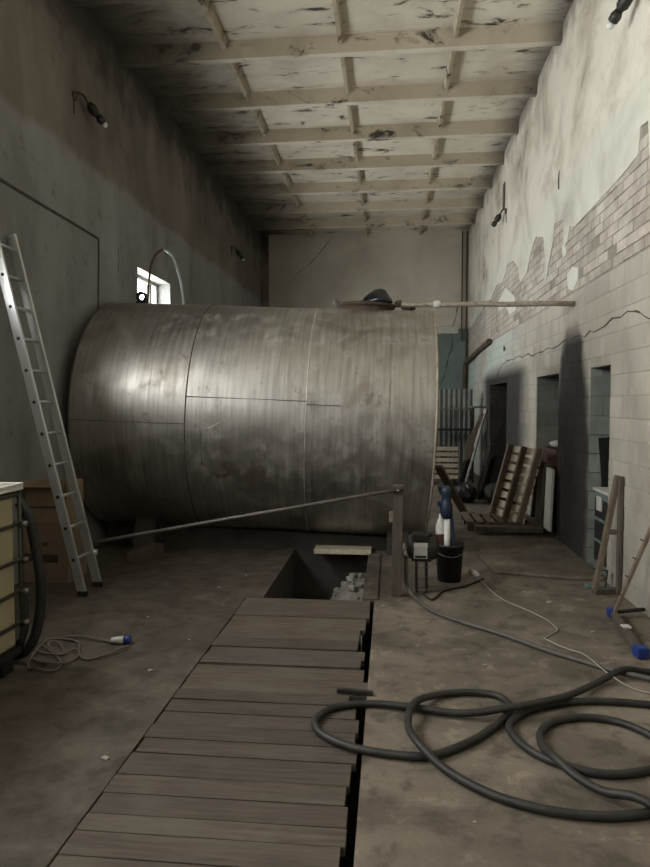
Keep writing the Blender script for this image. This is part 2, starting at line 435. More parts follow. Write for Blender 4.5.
# ---- left wall with windows
def wall_with_holes(y0, y1, z1, holes, xa, xb):
    m = MB(); ys = sorted(holes); y = y0
    for (a, b, c, d) in ys:
        m.bb((xa, y, 0), (xb, a, z1))
        if c > 0: m.bb((xa, a, 0), (xb, b, c))
        m.bb((xa, a, d), (xb, b, z1)); y = b
    m.bb((xa, y, 0), (xb, y1, z1)); return m
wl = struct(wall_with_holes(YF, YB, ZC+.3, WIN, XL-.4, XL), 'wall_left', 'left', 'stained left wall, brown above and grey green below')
# line of the closed-up opening
m = MB()
pl = [(4.97, 3.69), (5.6, 3.68), (6.3, 3.665), (7.0, 3.655), (7.54, 3.64), (7.53, 3.3), (7.50, 2.9), (7.51, 2.2)]
for a, b in zip(pl, pl[1:]): m.beam((XL+.003, *a), (XL+.003, *b), .026, .014, (1, 0, 0))
m.build('channel_line', 'crack', wl)
def window(n, y0, y1, z0, z1):
    w = bpy.data.objects.new('window_%d' % n, None); COL.objects.link(w); w['kind'] = 'structure'
    w['label'] = ['small bright window in the left wall behind the tank', 'tall window in the left wall beside the ladder', 'window in the left wall hidden behind the tank', 'window in the left wall behind the viewer'][n-1]
    OFF[w.name] = (0, 0, 0); x = XL-.27; t = .055
    f = MB()
    f.bb((x, y0, z0), (x+.06, y0+t, z1)); f.bb((x, y1-t, z0), (x+.06, y1, z1)); f.bb((x, y0+t, z0), (x+.06, y1-t, z0+t)); f.bb((x, y0+t, z1-t), (x+.06, y1-t, z1))
    f.build('window_frame', 'frame', w)
    ym = y0+(y1-y0)*(.80 if n == 1 else .62)
    MB().bb((x+.004, ym-.03, z0+t), (x+.056, ym+.03, z1-t)).build('mullion', 'darksteel' if n == 1 else 'frame', w)
    for a, b in ((y0+t, ym-.03), (ym+.03, y1-t)):
        MB().bb((x+.026, a, z0+t), (x+.030, b, z1-t)).build('pane', 'pane', w)
    MB().bb((XL-.21, y0+.005, z0-.0), (XL+.05, y1-.005, z0+.035)).build('window_sill', 'mortar', w, .006)
for i, q in enumerate(WIN): window(i+1, *q)

# ---- back wall
wb = struct(MB().bb((XL-.4, YB, 0), (XR+.45, YB+.3, ZC+.3)), 'wall_back', 'back', 'far end wall, grey plaster above and teal paint below')
MB().bb((.6, YB-.05, 3.50), (1.78, YB, 3.68)).build('ledge', 'frame', wb, .01)
def crack_strip(parent, axis, const, pts, w, name='crack'):
    m = MB(); rg = random.Random(5); P = []
    for (a, b), (c, d) in zip(pts, pts[1:]):
        k = max(2, int(math.hypot(c-a, d-b)/.16))
        for i in range(k): P.append((a+(c-a)*i/k+rg.uniform(-.02, .02), b+(d-b)*i/k+rg.uniform(-.025, .025)))
    P.append(pts[-1])
    for i, (a, b) in enumerate(zip(P, P[1:])):
        ww = w*rg.uniform(.4, 1.5)
        if axis == 'Y': m.beam((a[0], const, a[1]), (b[0], const, b[1]), ww, .004, (0, 1, 0))
        else: m.beam((const, *a), (const, *b), ww, .004, (1, 0, 0))
    return m.build(name, 'crack', parent)
for seq in ([(8.10, 3.66), (8.12, 3.5), (8.10, 3.2)], [(9.95, 4.9), (9.9, 4.4), (9.94, 3.75)], [(8.35, 5.0), (8.42, 4.86), (8.40, 4.7)]): crack_strip(wl, 'X', XL+.001, seq, .007)
crack_strip(wb, 'Y', YB-.001, [(-1.55, 6.1), (-1.9, 5.65), (-2.5, 5.15), (-2.75, 4.75)], .014)
crack_strip(wb, 'Y', YB-.001, [(1.75, 4.2), (1.66, 3.7), (1.6, 3.45)], .02)
crack_strip(wb, 'Y', YB-.001, [(1.62, 3.4), (1.60, 3.05), (1.5, 2.8), (1.42, 2.4), (1.25, 1.9)], .022)
MB().bb((XL, YB-.10, 0), (XL+.20, YB, ZC)).build('corner_pier', 'left', wb, .02)
m = MB(); m.tube([(1.86, YB-.06, 3.3), (1.86, YB-.06, 6.15)], .018, 8); m.tube([(1.98, YB-.06, .2), (1.98, YB-.06, 6.15)], .022, 8)
m.build('corner_pipe', 'rust', wb)

# ---- wall behind the camera
struct(MB().bb((XL-.4, YF-.3, 0), (XR+.45, YF, ZC+.3)), 'wall_front', 'left', 'wall behind the viewer')

# ---- right wall: core, blocks, bricks, plaster
DOORS = [(6.30, 6.93), (8.17, 9.36), (11.70, 13.65)]; DZ = 2.06
CX = XR+.0045                                     # face of the recessed core; the pieces stand proud of it
wr = struct(wall_with_holes(YF, YB, ZC+.3, [(a, b, 0, DZ) for a, b in DOORS], CX, XR+.42), 'wall_right', 'joint', 'right wall of whitewashed blocks, bare brick and old plaster')
JH = .195
def piece_mesh(name, l, h, d, bev):              # a block with chamfered face edges, face towards -x, origin at centre of face
    y, z = l/2, h/2
    v = [(d, -y, -z), (d, y, -z), (d, y, z), (d, -y, z), (bev, -y, -z), (bev, y, -z), (bev, y, z), (bev, -y, z),
         (0, -y+bev, -z+bev), (0, y-bev, -z+bev), (0, y-bev, z-bev), (0, -y+bev, z-bev)]
    f = [(0, 1, 5, 4), (1, 2, 6, 5), (2, 3, 7, 6), (3, 0, 4, 7), (4, 5, 9, 8), (5, 6, 10, 9), (6, 7, 11, 10), (7, 4, 8, 11), (8, 9, 10, 11)]
    return v, f
MC = {}
def piece(name, y0, y1, z0, z1, mat, x=XR, bev=.004):
    l, h = round(y1-y0, 3), round(z1-z0, 3); key = (name, l, h)
    if key not in MC:
        v, f = piece_mesh(name, l, h, .03, bev); me = bpy.data.meshes.new(name); me.from_pydata(v, [], f)
        me.materials.append(MAT[mat]); me.update(); MC[key] = me
    o = bpy.data.objects.new(name, MC[key]); COL.objects.link(o); o.parent = wr
    o.location = (x, (y0+y1)/2, (z0+z1)/2); return o
def stuff_piece(m, y0, y1, z0, z1, x=XR, bev=.004):
    v, f = piece_mesh('', y1-y0, z1-z0, .03, bev); c = Vector((x, (y0+y1)/2, (z0+z1)/2))
    m.add([Vector(q)+c for q in v], f)
rg = random.Random(3)
far_b, far_k = MB(), MB()
row = 0; z = 0.0
ZTOP = 2.93
while z < ZTOP-.01:
    y = 3.2-(.2 if row % 2 else 0)
    while y < YB:
        a, b = y+.004, min(y+.4, YB)-.004; y += .4
        spans = [(a, b)]
        if z < DZ-.05:
            for d0, d1 in DOORS:
                ns = []
                for s0, s1 in spans:
                    if s1 <= d0 or s0 >= d1: ns.append((s0, s1)); continue
                    if s0 < d0: ns.append((s0, d0))
                    if s1 > d1: ns.append((d1, s1))
                spans = ns
        for s0, s1 in spans:
            if s1-s0 < .03: continue
            x = XR+rg.uniform(-.0015, .0015)
            z1 = min(z+JH-.007, ZTOP)
            if 4.9 < s1 and s0 < 10.9: piece('block', s0, s1, z, z1, 'block', x)
            else: stuff_piece(far_k, s0, s1, z, z1, x)
    z += JH; row += 1
o = far_k.build('distant_blocks', 'block', wr); o['kind'] = 'stuff'
# bricks laid bare between the blocks and the plaster
BH = .102; row = 0; z = ZTOP+.008
def brick_top(y): return 3.62+.12*math.sin(y*1.7)+max(0, min(.42, (y-7.5)*.12)) if y < 13 else 4.0-.08*(y-13)
while z < 4.3:
    y = 3.2-(.13 if row % 2 else 0)
    while y < 17.3:
        a, b = y+.005, y+.255; y += .26
        if z > brick_top((a+b)/2)+.18: continue
        if rg.random() < .035: continue
        x = XR+rg.uniform(-.008, .003)
        if 5.0 < b and a < 11.2: piece('brick', a, b, z, z+BH-.009, 'brick', x, .005)
        else: stuff_piece(far_b, a, b, z, z+BH-.009, x, .005)
    z += BH; row += 1
o = far_b.build('distant_bricks', 'brick', wr); o['kind'] = 'stuff'
# blocks of the far jambs in the doorways
for (d0, d1), jm in zip(DOORS, ('jamb', 'jambl', 'soot')):
    z = 0.0; k = 0
    while z < DZ-.02:
        z1 = min(z+JH-.008, DZ-.002)
        for a, b in (((CX+.002, XR+.24), (XR+.248, XR+.415)) if k % 2 else ((CX+.002, XR+.13), (XR+.138, XR+.415))):
            MB().bb((a, d1-.008, z+.003), (b, d1, z1)).build('jamb_block', jm, wr)
        z += JH; k += 1
    MB().bb((CX, d0, DZ-.012), (XR+.42, d1, DZ)).build('lintel', 'soot' if jm == 'soot' else 'mortar', wr)
# plaster skin with its ragged lower edge
P = [(YF, 6.5), (YF, 3.55), (4.2, 3.58), (5.2, 3.60)]
edge = [(5.45, 3.62), (5.5, 3.93), (5.66, 3.95), (5.70, 3.74), (6.1, 3.70), (6.6, 3.68), (7.1, 3.66), (7.55, 3.64), (7.75, 3.70), (7.85, 3.55), (8.0, 3.52), (8.05, 3.86), (8.45, 3.92),
        (8.55, 3.70), (8.75, 3.45), (8.85, 3.30), (8.98, 3.34), (8.95, 3.62), (9.05, 3.9), (9.5, 4.02), (9.8, 3.9), (10.1, 3.62), (10.6, 3.58), (10.75, 3.85), (11.2, 4.05), (11.7, 4.1),
        (12.2, 3.88), (12.9, 3.95), (13.6, 3.78), (14.3, 3.85), (15.0, 3.72), (15.8, 3.70), (16.6, 3.60), (17.45, 3.62)]
P += edge+[(YB, 3.62), (YB, 6.5)]
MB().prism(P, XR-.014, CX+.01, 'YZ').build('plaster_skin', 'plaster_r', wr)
for poly in ([(7.42, 3.02), (7.40, 3.16), (7.62, 3.22), (7.85, 3.17), (7.80, 3.0), (7.6, 2.95)], [(10.9, 3.2), (11.1, 3.45), (11.9, 3.72), (12.6, 3.62), (12.7, 3.42), (11.9, 3.4), (11.5, 3.2), (13.0, 3.15), (12.6, 3.05)][:7],
             [(7.9, 3.42), (8.05, 3.40), (8.1, 3.55), (7.95, 3.6)]):
    MB().prism(poly, XR-.009, CX+.01, 'YZ').build('paint_patch', 'patch', wr)
crack_strip(wr, 'X', XR-.0025, [(5.0, 2.2), (5.5, 2.38), (5.7, 2.48), (5.89, 2.48), (6.49, 2.44), (7.13, 2.40), (8.14, 2.40), (9.2, 2.38), (10.58, 2.41), (11.92, 2.40), (12.6, 2.30), (12.9, 2.12)], .012)
MB().blob((XR-.012, 8.28, 4.39), (.012, .05, .13), 4, 8, .4).build('wall_slot', 'crack', wr)
MB().blob((XR, 12.0, 2.66), (.012, .12, .05), 5, 8, .3).build('wall_hole', 'crack', wr)
MB().bb((XR-.03, 12.05, 5.16), (XR-.005, 12.23, 5.62)).build('conduit', 'greyhose', wr)
# annex behind the doorways
m = MB(); m.bb((4.6, 4.5, 0), (4.9, YB+.3, 3.1)); m.bb((XR+.42, 4.3, 0), (4.9, 4.5, 3.1)); m.bb((XR+.42, YB, 0), (4.9, YB+.3, 3.1)); m.bb((XR+.42, 4.3, 3.1), (4.9, YB+.3, 3.3)); m.bb((XR+.43, 4.3, -.1), (4.9, YB+.3, 0))
m.bb((XR+.42, 7.4, 0), (4.6, 7.6, 3.1)); m.bb((XR+.42, 10.2, 0), (4.6, 10.4, 3.1))
struct(m, 'wall_annex', 'darkwall', 'dark rooms behind the doorways of the right wall')

# ---- ceiling: slab, deep ribs across, shallow ribs along
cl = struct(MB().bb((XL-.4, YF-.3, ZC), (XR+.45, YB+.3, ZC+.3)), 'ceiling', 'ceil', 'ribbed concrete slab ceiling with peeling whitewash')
RY = [8.27+1.327*k for k in range(-10, 8)]
def rib_poly(y, w0, w1, z0, z1): return [(y-w1, z0), (y+w1, z0), (y+w0, z1), (y-w0, z1)]
r0 = None
for y in RY:
    if y < YF+.2 or y > YB-.1: continue
    if r0 is None:
        m = MB(); m.prism(rib_poly(0, .085, .045, 6.01, ZC+.01), XL, XR, 'YZ')
        r0 = m.build('ceiling_rib', 'rib', cl, 0); r0.location = (0, y, 0)
        e0 = MB().bb((XL, -.044, 6.002), (XR, .044, 6.011)).build('rib_edge', 'ceil', r0)
    else:
        rr = share(r0, 'ceiling_rib', cl, (0, y, 0)); share(e0, 'rib_edge', rr, (0, 0, 0))
c0 = None
for y, y2 in zip(RY, RY[1:]+[YB]):
    if y < 2 or y > YB-.6: continue
    for x in (-2.08, -.63, .77):
        if c0 is None:
            c0 = MB().prism([(-.04, ZC+.005), (-.022, 6.075), (.022, 6.09), (.04, ZC+.005)], .085, 1.215, 'XZ').build('cross_rib', 'rib', cl); c0.location = (x, y, 0)
        else: share(c0, 'cross_rib', cl, (x, y, 0))

# pipe on the right wall near the far corner
t = thing('wall_pipe', 'dark iron pipe running down the right wall to the far corner', 'pipe', (1.95, 17.2, 2.0))
MB().tube(smooth_path([(1.98, 13.4, 2.92), (1.98, 14.6, 2.88), (1.97, 16.0, 2.80), (1.96, 17.1, 2.72), (1.95, 17.3, 2.66), (1.94, 17.36, 2.4)], 5), .055, 10).build('sloping_pipe', 'rust', t)
MB().tube([(1.94, 17.36, 2.42), (1.94, 17.36, .02)], .055, 10).build('down_pipe', 'rust', t)

# ================================================================== STORAGE TANK
TR, AL, BE = 1.345, .0341, .038
tk = thing('storage_tank', 'huge weathered steel cylinder tank lying across the room', 'tank', (0, 7.90, 1.441), rot=(0, BE, AL))
SE = [-3.37, -2.1425, -.9029, .4158]
def ring_mesh(s0, s1, seed):
    rg = random.Random(seed); n = 96; k = 10; vs = []; fs = []
    ph = [rg.uniform(0, 6.28) for _ in range(6)]
    for i in range(k+1):
        s = s0+(s1-s0)*i/k
        for j in range(n):
            a = 2*math.pi*j/n
            d = .004*math.sin(3*a+ph[0]+s*2)+.003*math.sin(7*a+ph[1]+s*3.1)+.0025*math.sin(11*a+ph[2]-s*5)
            d *= math.sin(math.pi*i/k)
            r = TR+d; vs.append((s, r*math.cos(a), r*math.sin(a)))
    for i in range(k):
        for j in range(n):
            a = i*n+j; b = i*n+(j+1) % n; fs.append((a, b, b+n, a+n))
    return MB().add(vs, fs, True)
for i in range(3): ring_mesh(SE[i]+.002, SE[i+1]-.002, 10+i).build('shell_ring', 'tank', tk)
def torus_pts(s, r): return [(s, r*math.cos(2*math.pi*k/96), r*math.sin(2*math.pi*k/96)) for k in range(97)]
MB().tube(torus_pts(SE[1], TR), .007, 6, False).build('weld_seam', 'weld', tk)
MB().tube(torus_pts(SE[2], TR), .006, 6, False).build('weld_seam', 'weldl', tk)
MB().tube(torus_pts(SE[3], TR), .014, 6, False).build('end_rim', 'rim', tk)
MB().tube(torus_pts(SE[0], TR-.012), .016, 6, False).build('end_rim', 'weld', tk)
MB().lathe([(TR, SE[3]), (TR-.03, SE[3]+.006), (TR*.7, SE[3]+.015), (TR*.35, SE[3]+.025), (0.001, SE[3]+.03)], 64, 'X').build('end_plate', 'tank', tk)
MB().lathe([(TR, SE[0]), (TR-.03, SE[0]-.02), (TR*.7, SE[0]-.035), (TR*.35, SE[0]-.04), (0.001, SE[0]-.042)], 64, 'X').build('end_plate', 'tank', tk)
for s0, s1, ang, mt in ((SE[0], SE[1], -2, 'weld'), (SE[1], SE[2], 10, 'weld'), (SE[2], SE[2]+.35, 8.5, 'weld')):
    a = math.radians(180-ang); rg = random.Random(int(ang*7))
    MB().tube([(s0+(s1-s0)*k/14, (TR+.004)*math.cos(a+rg.uniform(-.002, .002)), (TR+.004)*math.sin(a+rg.uniform(-.002, .002))) for k in range(15)], .004, 6).build('weld_seam', mt, tk)
# short scar with a bright scratch
a = math.radians(182); MB().tube([(-1.97, TR*math.cos(math.radians(q)), TR*math.sin(math.radians(q))) for q in (183, 187, 191, 196, 200)], .005, 6).build('weld_scar', 'weld', tk)
MB().tube([(-1.93+.04*k, -TR*math.cos(math.radians(4.2-.9*k))-.001, -TR*math.sin(math.radians(4.2-.9*k))) for k in range(5)], .004, 5).build('scratch', 'weldl', tk)
# manhole on top
MB().lathe([(.33, TR-.05), (.33, TR+.03), (.36, TR+.03), (.36, TR+.05), (.30, TR+.05), (.30, TR-.02)], 40, 'Z', (-.36, 0, 0)).build('manhole_collar', 'rust', tk)
lid = MB().lathe([(.001, .045), (.2, .04), (.34, .012), (.345, -.0), (.001, .0)], 40, 'Z', (-.33, 0, TR+.052)).build('manhole_lid', 'darksteel', tk)
MB().tube([(-.66, -.1, TR+.065), (-.70, -.12, TR+.09), (-.74, -.12, TR+.06)], .012, 6).build('lid_handle', 'steel', lid)
# outlet stub with flange where the pole rests
MB().lathe([(.055, TR-.03), (.055, TR+.03), (.085, TR+.03), (.085, TR+.055), (.03, TR+.06), (.001, TR+.06)], 20, 'Z', (.16, 0.0, 0)).build('outlet_stub', 'rust', tk)
# cradles under the tank (clear of the pit)
for x in (-2.75, .12):
    P = [(-.75, -TR-.14)]+[(TR*math.sin(math.radians(q)), -TR*math.cos(math.radians(q))) for q in range(-30, 31, 6)]+[(.75, -TR-.14)]
    dz = .038*x*.0
    MB().prism(P, x-.12, x+.12, 'YZ').build('cradle', 'pit', tk)

TKM = Matrix.Translation((0, 7.90, 1.441)) @ Euler((0, BE, AL)).to_matrix().to_4x4()
for y in (7.42, 8.20):  # dark beams added to block the light showing under the tank
    o = MB().prism([(-3.36, .001), (.36, .001), (.36, .13), (-3.36, .275)], y, y+.16, 'XZ').build('light_block_beam', 'pit', None)
    o.parent = tk; o.matrix_parent_inverse = TKM.inverted()

# lifting lug and hose loop on top of the tank
lug = [(.034, -.02), (.068, -.02), (.068, .02), (.034, .02), (.034, -.02)]
MB().lathe(lug, 24, 'Y', (-3.10, 0, TR+.085)).build('lifting_lug', 'darksteel', tk)
MB().prism([(-3.19, TR-.03), (-3.01, TR-.03), (-3.05, TR+.05), (-3.15, TR+.05)], -.015, .015, 'XZ').build('lug_base', 'darksteel', tk)
t = thing('hose_loop', 'pale hose arching up from the tank top beside the window', 'hose', (-2.8, 8.0, 2.9))
pts = smooth_path([(-3.04, 7.96, 2.88), (-3.02, 7.97, 3.15), (-2.99, 7.98, 3.40), (-2.92, 8.0, 3.56), (-2.83, 8.0, 3.61)], 5)
MB().tube(pts, .014, 8).build('dark_end', 'rust', t)
pts = smooth_path([(-2.83, 8.0, 3.61), (-2.74, 8.0, 3.55), (-2.67, 8.0, 3.40), (-2.61, 8.0, 3.18), (-2.57, 7.99, 2.87)], 5)
MB().tube(pts, .016, 8).build('pale_hose', 'arch', t)

# bag on the manhole lid
m = MB()
prof = [(.001, .001, 0), (.14, .13, 0), (.175, .155, .02), (.16, .14, .07), (.12, .11, .12), (.07, .07, .165), (.03, .03, .185), (.001, .001, .187)]
vs = []; fs = []; n = 20; rg = random.Random(8)
for i, (rx, ry, h) in enumerate(prof):
    for k in range(n):
        a = 2*math.pi*k/n; q = 1+.10*math.sin(5*a+i)+rg.uniform(-.05, .05)
        vs.append((-.165+rx*q*math.cos(a)+.035*h/.16, 7.86+ry*q*math.sin(a), 2.862+h+(.012*math.sin(4*a) if 1 < i < 6 else 0)))
for i in range(len(prof)-1):
    for k in range(n):
        a = i*n+k; b = i*n+(k+1) % n; fs.append((a, b, b+n, a+n))
m.add(vs, fs, True)
single(m, 'plastic_bag', 'bag', 'crumpled black plastic bag on the tank manhole lid', 'bag', (-.15, 7.86, 2.862))
# pole from the tank top to the right wall
t = thing('long_pole', 'flaking pale pole reaching from tank top to right wall', 'pole', (1.0, 7.72, 2.83))
MB().tube([(.06+.2475*k, 7.90-.046*k, 2.862-.0085*k+.004*math.sin(k*2.1)) for k in range(9)], .030, 10).build('shaft', 'pole', t)
MB().lathe([(.035, 0), (.045, .03), (.045, .06), (.035, .09)], 14, 'X', (.50, 7.81, 2.848), capA=True, capB=True).build('clamp', 'white', t)
MB().blob((.10, 7.89, 2.875), (.05, .05, .045), 3, 8, .2).build('knotted_rag', 'rust', t)

# ================================================================== LADDER
t = thing('ladder', 'tall aluminium ladder leaning on the left wall', 'ladder', (-2.66, 5.52, 0))
top = Vector((-3.432, 0, 3.22)); foot = Vector((-2.672, 0, .03)); dv = (top-foot).normalized()
for y in (5.375, 5.675):
    p0, p1 = foot.copy(), top.copy(); p0.y = p1.y = y
    rl = MB().beam(p0, p1, .030, .080, (1, 0, .23)).build('rail', 'alu', t, .004)
    f0 = Vector((foot.x, y, .0))
    MB().bb((foot.x-.045, y-.02, 0), (foot.x+.045, y+.02, .05)).build('rubber_foot', 'blackrub', rl, .006)
k = 0; L = .30
while L < 3.2:
    c = foot+dv*L
    MB().tube([(c.x, 5.389, c.z), (c.x, 5.661, c.z)], .0165, 10).build('rung', 'alud', t)
    h = MB(); h.lathe([(.001, 5.3595), (.0155, 5.3595), (.0155, 5.362)], 12, 'Y', (c.x, 0, c.z)); h.build('rung_socket', 'black', t)
    L += .283
MB().tube([(foot.x+dv.x*.3+.01, 5.69, .32), (foot.x+dv.x*.3+.06, 5.70, .315)], .03, 10).build('hinge_cap', 'alud', t)

# ================================================================== BOXES, TOTE, CABLES AT LEFT
def carton(x0, x1, y0, y1, z0, h, label, flap):
    t = thing('cardboard_box', label, 'box', ((x0+x1)/2, (y0+y1)/2, z0), 'cardboard boxes behind the ladder')
    MB().bb((x0, y0, z0), (x1, y1, z0+h)).build('box_body', 'card', t, .008)
    if flap:
        MB().beam((x0+.02, y0-.004, z0+h*.42), (x1-.10, y0-.004, z0+h*.40), .004, .07, (0, 0, 1)).build('tape_strip', 'tape', t)
        MB().bb(((x0+x1)/2-.03, y0-.004, z0+h*.60), ((x0+x1)/2+.03, y0, z0+h*.66)).build('hand_hole', 'tape', t)
    else:
        MB().box(((x0+x1)/2, y0-.03, z0+h-.01), (x1-x0, .10, .006), (math.radians(35), 0, 0)).build('flap', 'card', t)
        MB().beam((x0+.02, y0-.004, z0+h*.35), (x1-.02, y0-.004, z0+h*.35), .004, .02).build('tape_strip', 'tape', t)
carton(-3.43, -2.985, 5.74, 6.12, 0, .585, 'brown cardboard box with dark tape strip, on the floor behind the ladder', True)
carton(-3.42, -3.01, 5.78, 6.12, .585, .36, 'brown cardboard box with open flaps, on top of the other box', False)

t = thing('bulk_liquid_container', 'yellowed plastic liquid container in grey cage at left edge', 'container', (-2.85, 3.28, 0))
x0, x1, y0, y1 = -3.34, -2.36, 2.70, 3.84
MB().bb((x0, y0, .15), (x1+.008, y1+.012, 1.12)).build('plastic_bottle', 'tote', t, .03)
pal = MB()
for y in (y0+.08, (y0+y1)/2, y1-.08): pal.bb((x0, y-.06, 0), (x1, y+.06, .10))
pal.bb((x0-.01, y0-.01, .10), (x1+.03, y1+.03, .15)); pal.build('base_pallet', 'black', t, .006)
for z in (.30, .50, .70, .93, 1.12):
    pts = [(x1+.025, y1+.025, z), (x1+.025, y0-.025, z), (x0-.025, y0-.025, z), (x0-.025, y1+.025, z), (x1+.025, y1+.025, z)]
    m = MB(); [m.tube([a, b], .013, 8) for a, b in zip(pts, pts[1:])]; m.build('cage_hoop', 'cage', t)
for x, y in [(x1+.03, y1+.03), (x1+.03, y1-.30), (x1+.03, y1-.60), (x1+.03, y0-.03), (x0+.3, y1+.03), (x0+.65, y1+.03), (x0+.3, y0-.03), (x0+.65, y0-.03), (x0-.03, y1), (x0-.03, y0)]:
    MB().tube([(x, y, .12), (x, y, 1.14)], .013, 8).build('cage_upright', 'cage', t)
for z in (.30, .50, .70, .93):
    MB().lathe([(.001, -.02), (.02, -.02), (.02, .03), (.001, .03)], 10, 'X', (x1+.05, y1+.03, z), ).build('cage_joint', 'steel', t)
m = MB(); m.bb((x0-.04, y0-.04, 1.145), (x1+.045, y1+.06, 1.165)); m.bb((x1+.03, y0-.04, 1.165), (x1+.045, y1+.06, 1.19)); m.bb((x0-.04, y1+.045, 1.165), (x1+.03, y1+.06, 1.19)); m.build('white_tray', 'white', t, .005)
pts = smooth_path([(-2.36, 3.92, 1.06), (-2.30, 3.93, .95), (-2.27, 3.94, .78), (-2.245, 3.95, .56), (-2.25, 3.95, .37), (-2.28, 3.94, .20), (-2.34, 3.93, .09), (-2.44, 3.95, .045), (-2.6, 3.97, .04)], 12)
single(MB().tube(pts, [.030+.004*(i % 2) for i in range(len(pts))], 10), 'corrugated_hose', 'blackrub', 'long black corrugated hose hanging beside the caged container', 'hose', (-2.3, 3.94, .01), 'hoses of the container')
pts = smooth_path([(-2.34, 3.905, .50), (-2.325, 3.90, .40), (-2.315, 3.885, .28), (-2.33, 3.87, .19), (-2.36, 3.87, .16)], 10)
single(MB().tube(pts, [.020+.003*(i % 2) for i in range(len(pts))], 10), 'drain_hose', 'blackrub', 'short black drain hose low on the caged container corner', 'hose', (-2.33, 3.9, .1), 'hoses of the container')

t = thing('extension_cable', 'tangled brown cable with blue plug on the left floor', 'cable', (-2.15, 4.1, 0))
CB = [(-1.92, 4.32), (-2.06, 4.36), (-2.21, 4.39), (-2.35, 4.39), (-2.43, 4.32), (-2.43, 4.2), (-2.37, 4.04), (-2.25, 3.93), (-2.15, 3.91), (-2.07, 3.97), (-2.06, 4.09), (-2.13, 4.15), (-2.19, 4.08), (-2.36, 4.23), (-2.33, 4.28), (-2.23, 4.19), (-2.18, 4.08), (-2.24, 4.05), (-2.35, 4.11), (-2.41, 4.17), (-2.35, 4.17), (-2.13, 3.97), (-2.09, 3.81), (-2.2, 3.81), (-2.28, 3.85), (-2.34, 3.97), (-2.40, 4.25), (-2.36, 4.36), (-2.18, 4.3), (-2.05, 4.07), (-1.97, 4.02), (-1.88, 4.1), (-1.82, 4.2), (-1.79, 4.28)]
pts = smooth_path([(x, y, .009+.007*(i % 3)) for i, (x, y) in enumerate(CB)], 6)
MB().tube(pts, .0075, 6).build('cord', 'browncord', t)
a = Vector((-1.94, 4.315, .03)); d = Vector((.98, .18, 0)).normalized()
MB().tube([a, a+d*.05, a+d*.09], [.018, .026, .030], 12).build('socket_sleeve', 'white', t)
MB().tube([a+d*.09, a+d*.13, a+d*.135], [.033, .033, .026], 12).build('plug_head', 'blue', t)

# dark block lying on the floor left of the pit
single(MB().beam((-2.70, 6.58, .055), (-2.60, 7.05, .055), .16, .11), 'timber_block', 'wood', 'short dark timber block on the floor below the tank', 'block', (-2.65, 6.8, 0), None, .008)

# ================================================================== PLANK COVER
t = thing('trench_cover', 'walkway of worn wooden planks covering the floor trench', 'walkway', (-.7, 3.0, 0))
Yb = [5.50, 5.27, 5.04, 4.79, 4.55, 4.37, 4.22, 4.06, 3.88, 3.69, 3.54, 3.40, 3.26, 3.12, 2.97, 2.79, 2.65, 2.51, 2.40, 2.26, 2.10, 1.93, 1.76, 1.58, 1.42, 1.25, 1.08, .92, .75]
gaps = {4.06: .022, 3.54: .022, 2.97: .018}
rg = random.Random(21)
R1 = {4.55: -.03, 4.37: -.03, 3.69: .055, 3.54: -.04}
for i, (a, b) in enumerate(zip(Yb, Yb[1:])):
    g = gaps.get(b, .003)
    xa = TX0+.003+rg.uniform(0, .012); xb = -.165+rg.uniform(-.022, .018)+R1.get(b, 0)
    y0, y1 = b+g, a-.0008; zt = -.002+rg.uniform(-.005, .004)
    sk = rg.uniform(-.006, .006)
    m = MB(); vs = [(xa, y0, zt-.04), (xb, y0+sk, zt-.04), (xb, y1+sk, zt-.04), (xa, y1, zt-.04), (xa, y0, zt), (xb, y0+sk, zt), (xb, y1+sk, zt), (xa, y1, zt)]
    m.add(vs, [(3, 2, 1, 0), (4, 5, 6, 7), (0, 1, 5, 4), (1, 2, 6, 5), (2, 3, 7, 6), (3, 0, 4, 7)])
    m.build('plank', 'plank', t, .0015)
for x in (-1.19, -.28): MB().bb((x-.04, .6, PD+.001), (x+.04, 5.48, -.056)).build('joist', 'pit', t)
# batten lying against the plank edge
single(MB().beam((-.30, 3.72, .012), (-.09, 3.70, .012), .03, .022), 'batten', 'darksteel', 'short dark batten across the right edge of the planks', 'batten', (-.2, 3.71, 0))
# timber over the far end of the pit
single(MB().beam((-.84, 7.26, .03), (-.20, 7.26, .03), .24, .05), 'pit_board', 'woodl', 'pale board bridging the far end of the pit', 'board', (-.65, 7.23, 0), None, .005)
# rubble in the pit
rg = random.Random(4)
def heap_z(x, y): return PD+.36*max(0, min(1, (x+.72)/.32))*max(0, min(1, (y-6.15)/.6))
m = MB(); n = 12; vs = []
for i in range(n+1):
    for k in range(n+1):
        x = -.72+.485*i/n; y = 6.15+1.245*k/n
        vs.append((x, y, heap_z(x, y)+(rg.uniform(-.012, .02) if 0 < i < n and 0 < k < n else 0)+.002))
m.add(vs, [(i*(n+1)+k, (i+1)*(n+1)+k, (i+1)*(n+1)+k+1, i*(n+1)+k+1) for i in range(n) for k in range(n)])
o = single(m, 'gravel_heap', 'rubble', 'heap of grey gravel at the bottom of the pit', 'gravel', (-.4, 6.9, PD)); o['kind'] = 'stuff'
for k in range(26):
    x = rg.uniform(-.62, -.28); y = rg.uniform(6.5, 7.3); q = rg.uniform(.022, .05)
    z = heap_z(x, y)+q*.75
    single(MB().blob((x, y, z), (q, q*rg.uniform(.7, 1.1), q*.8), k, 6, .3), 'rubble_stone', 'rubble', 'loose grey stone in the rubble heap in the pit', 'stone', (x, y, z-q*.6), 'rubble in the pit')

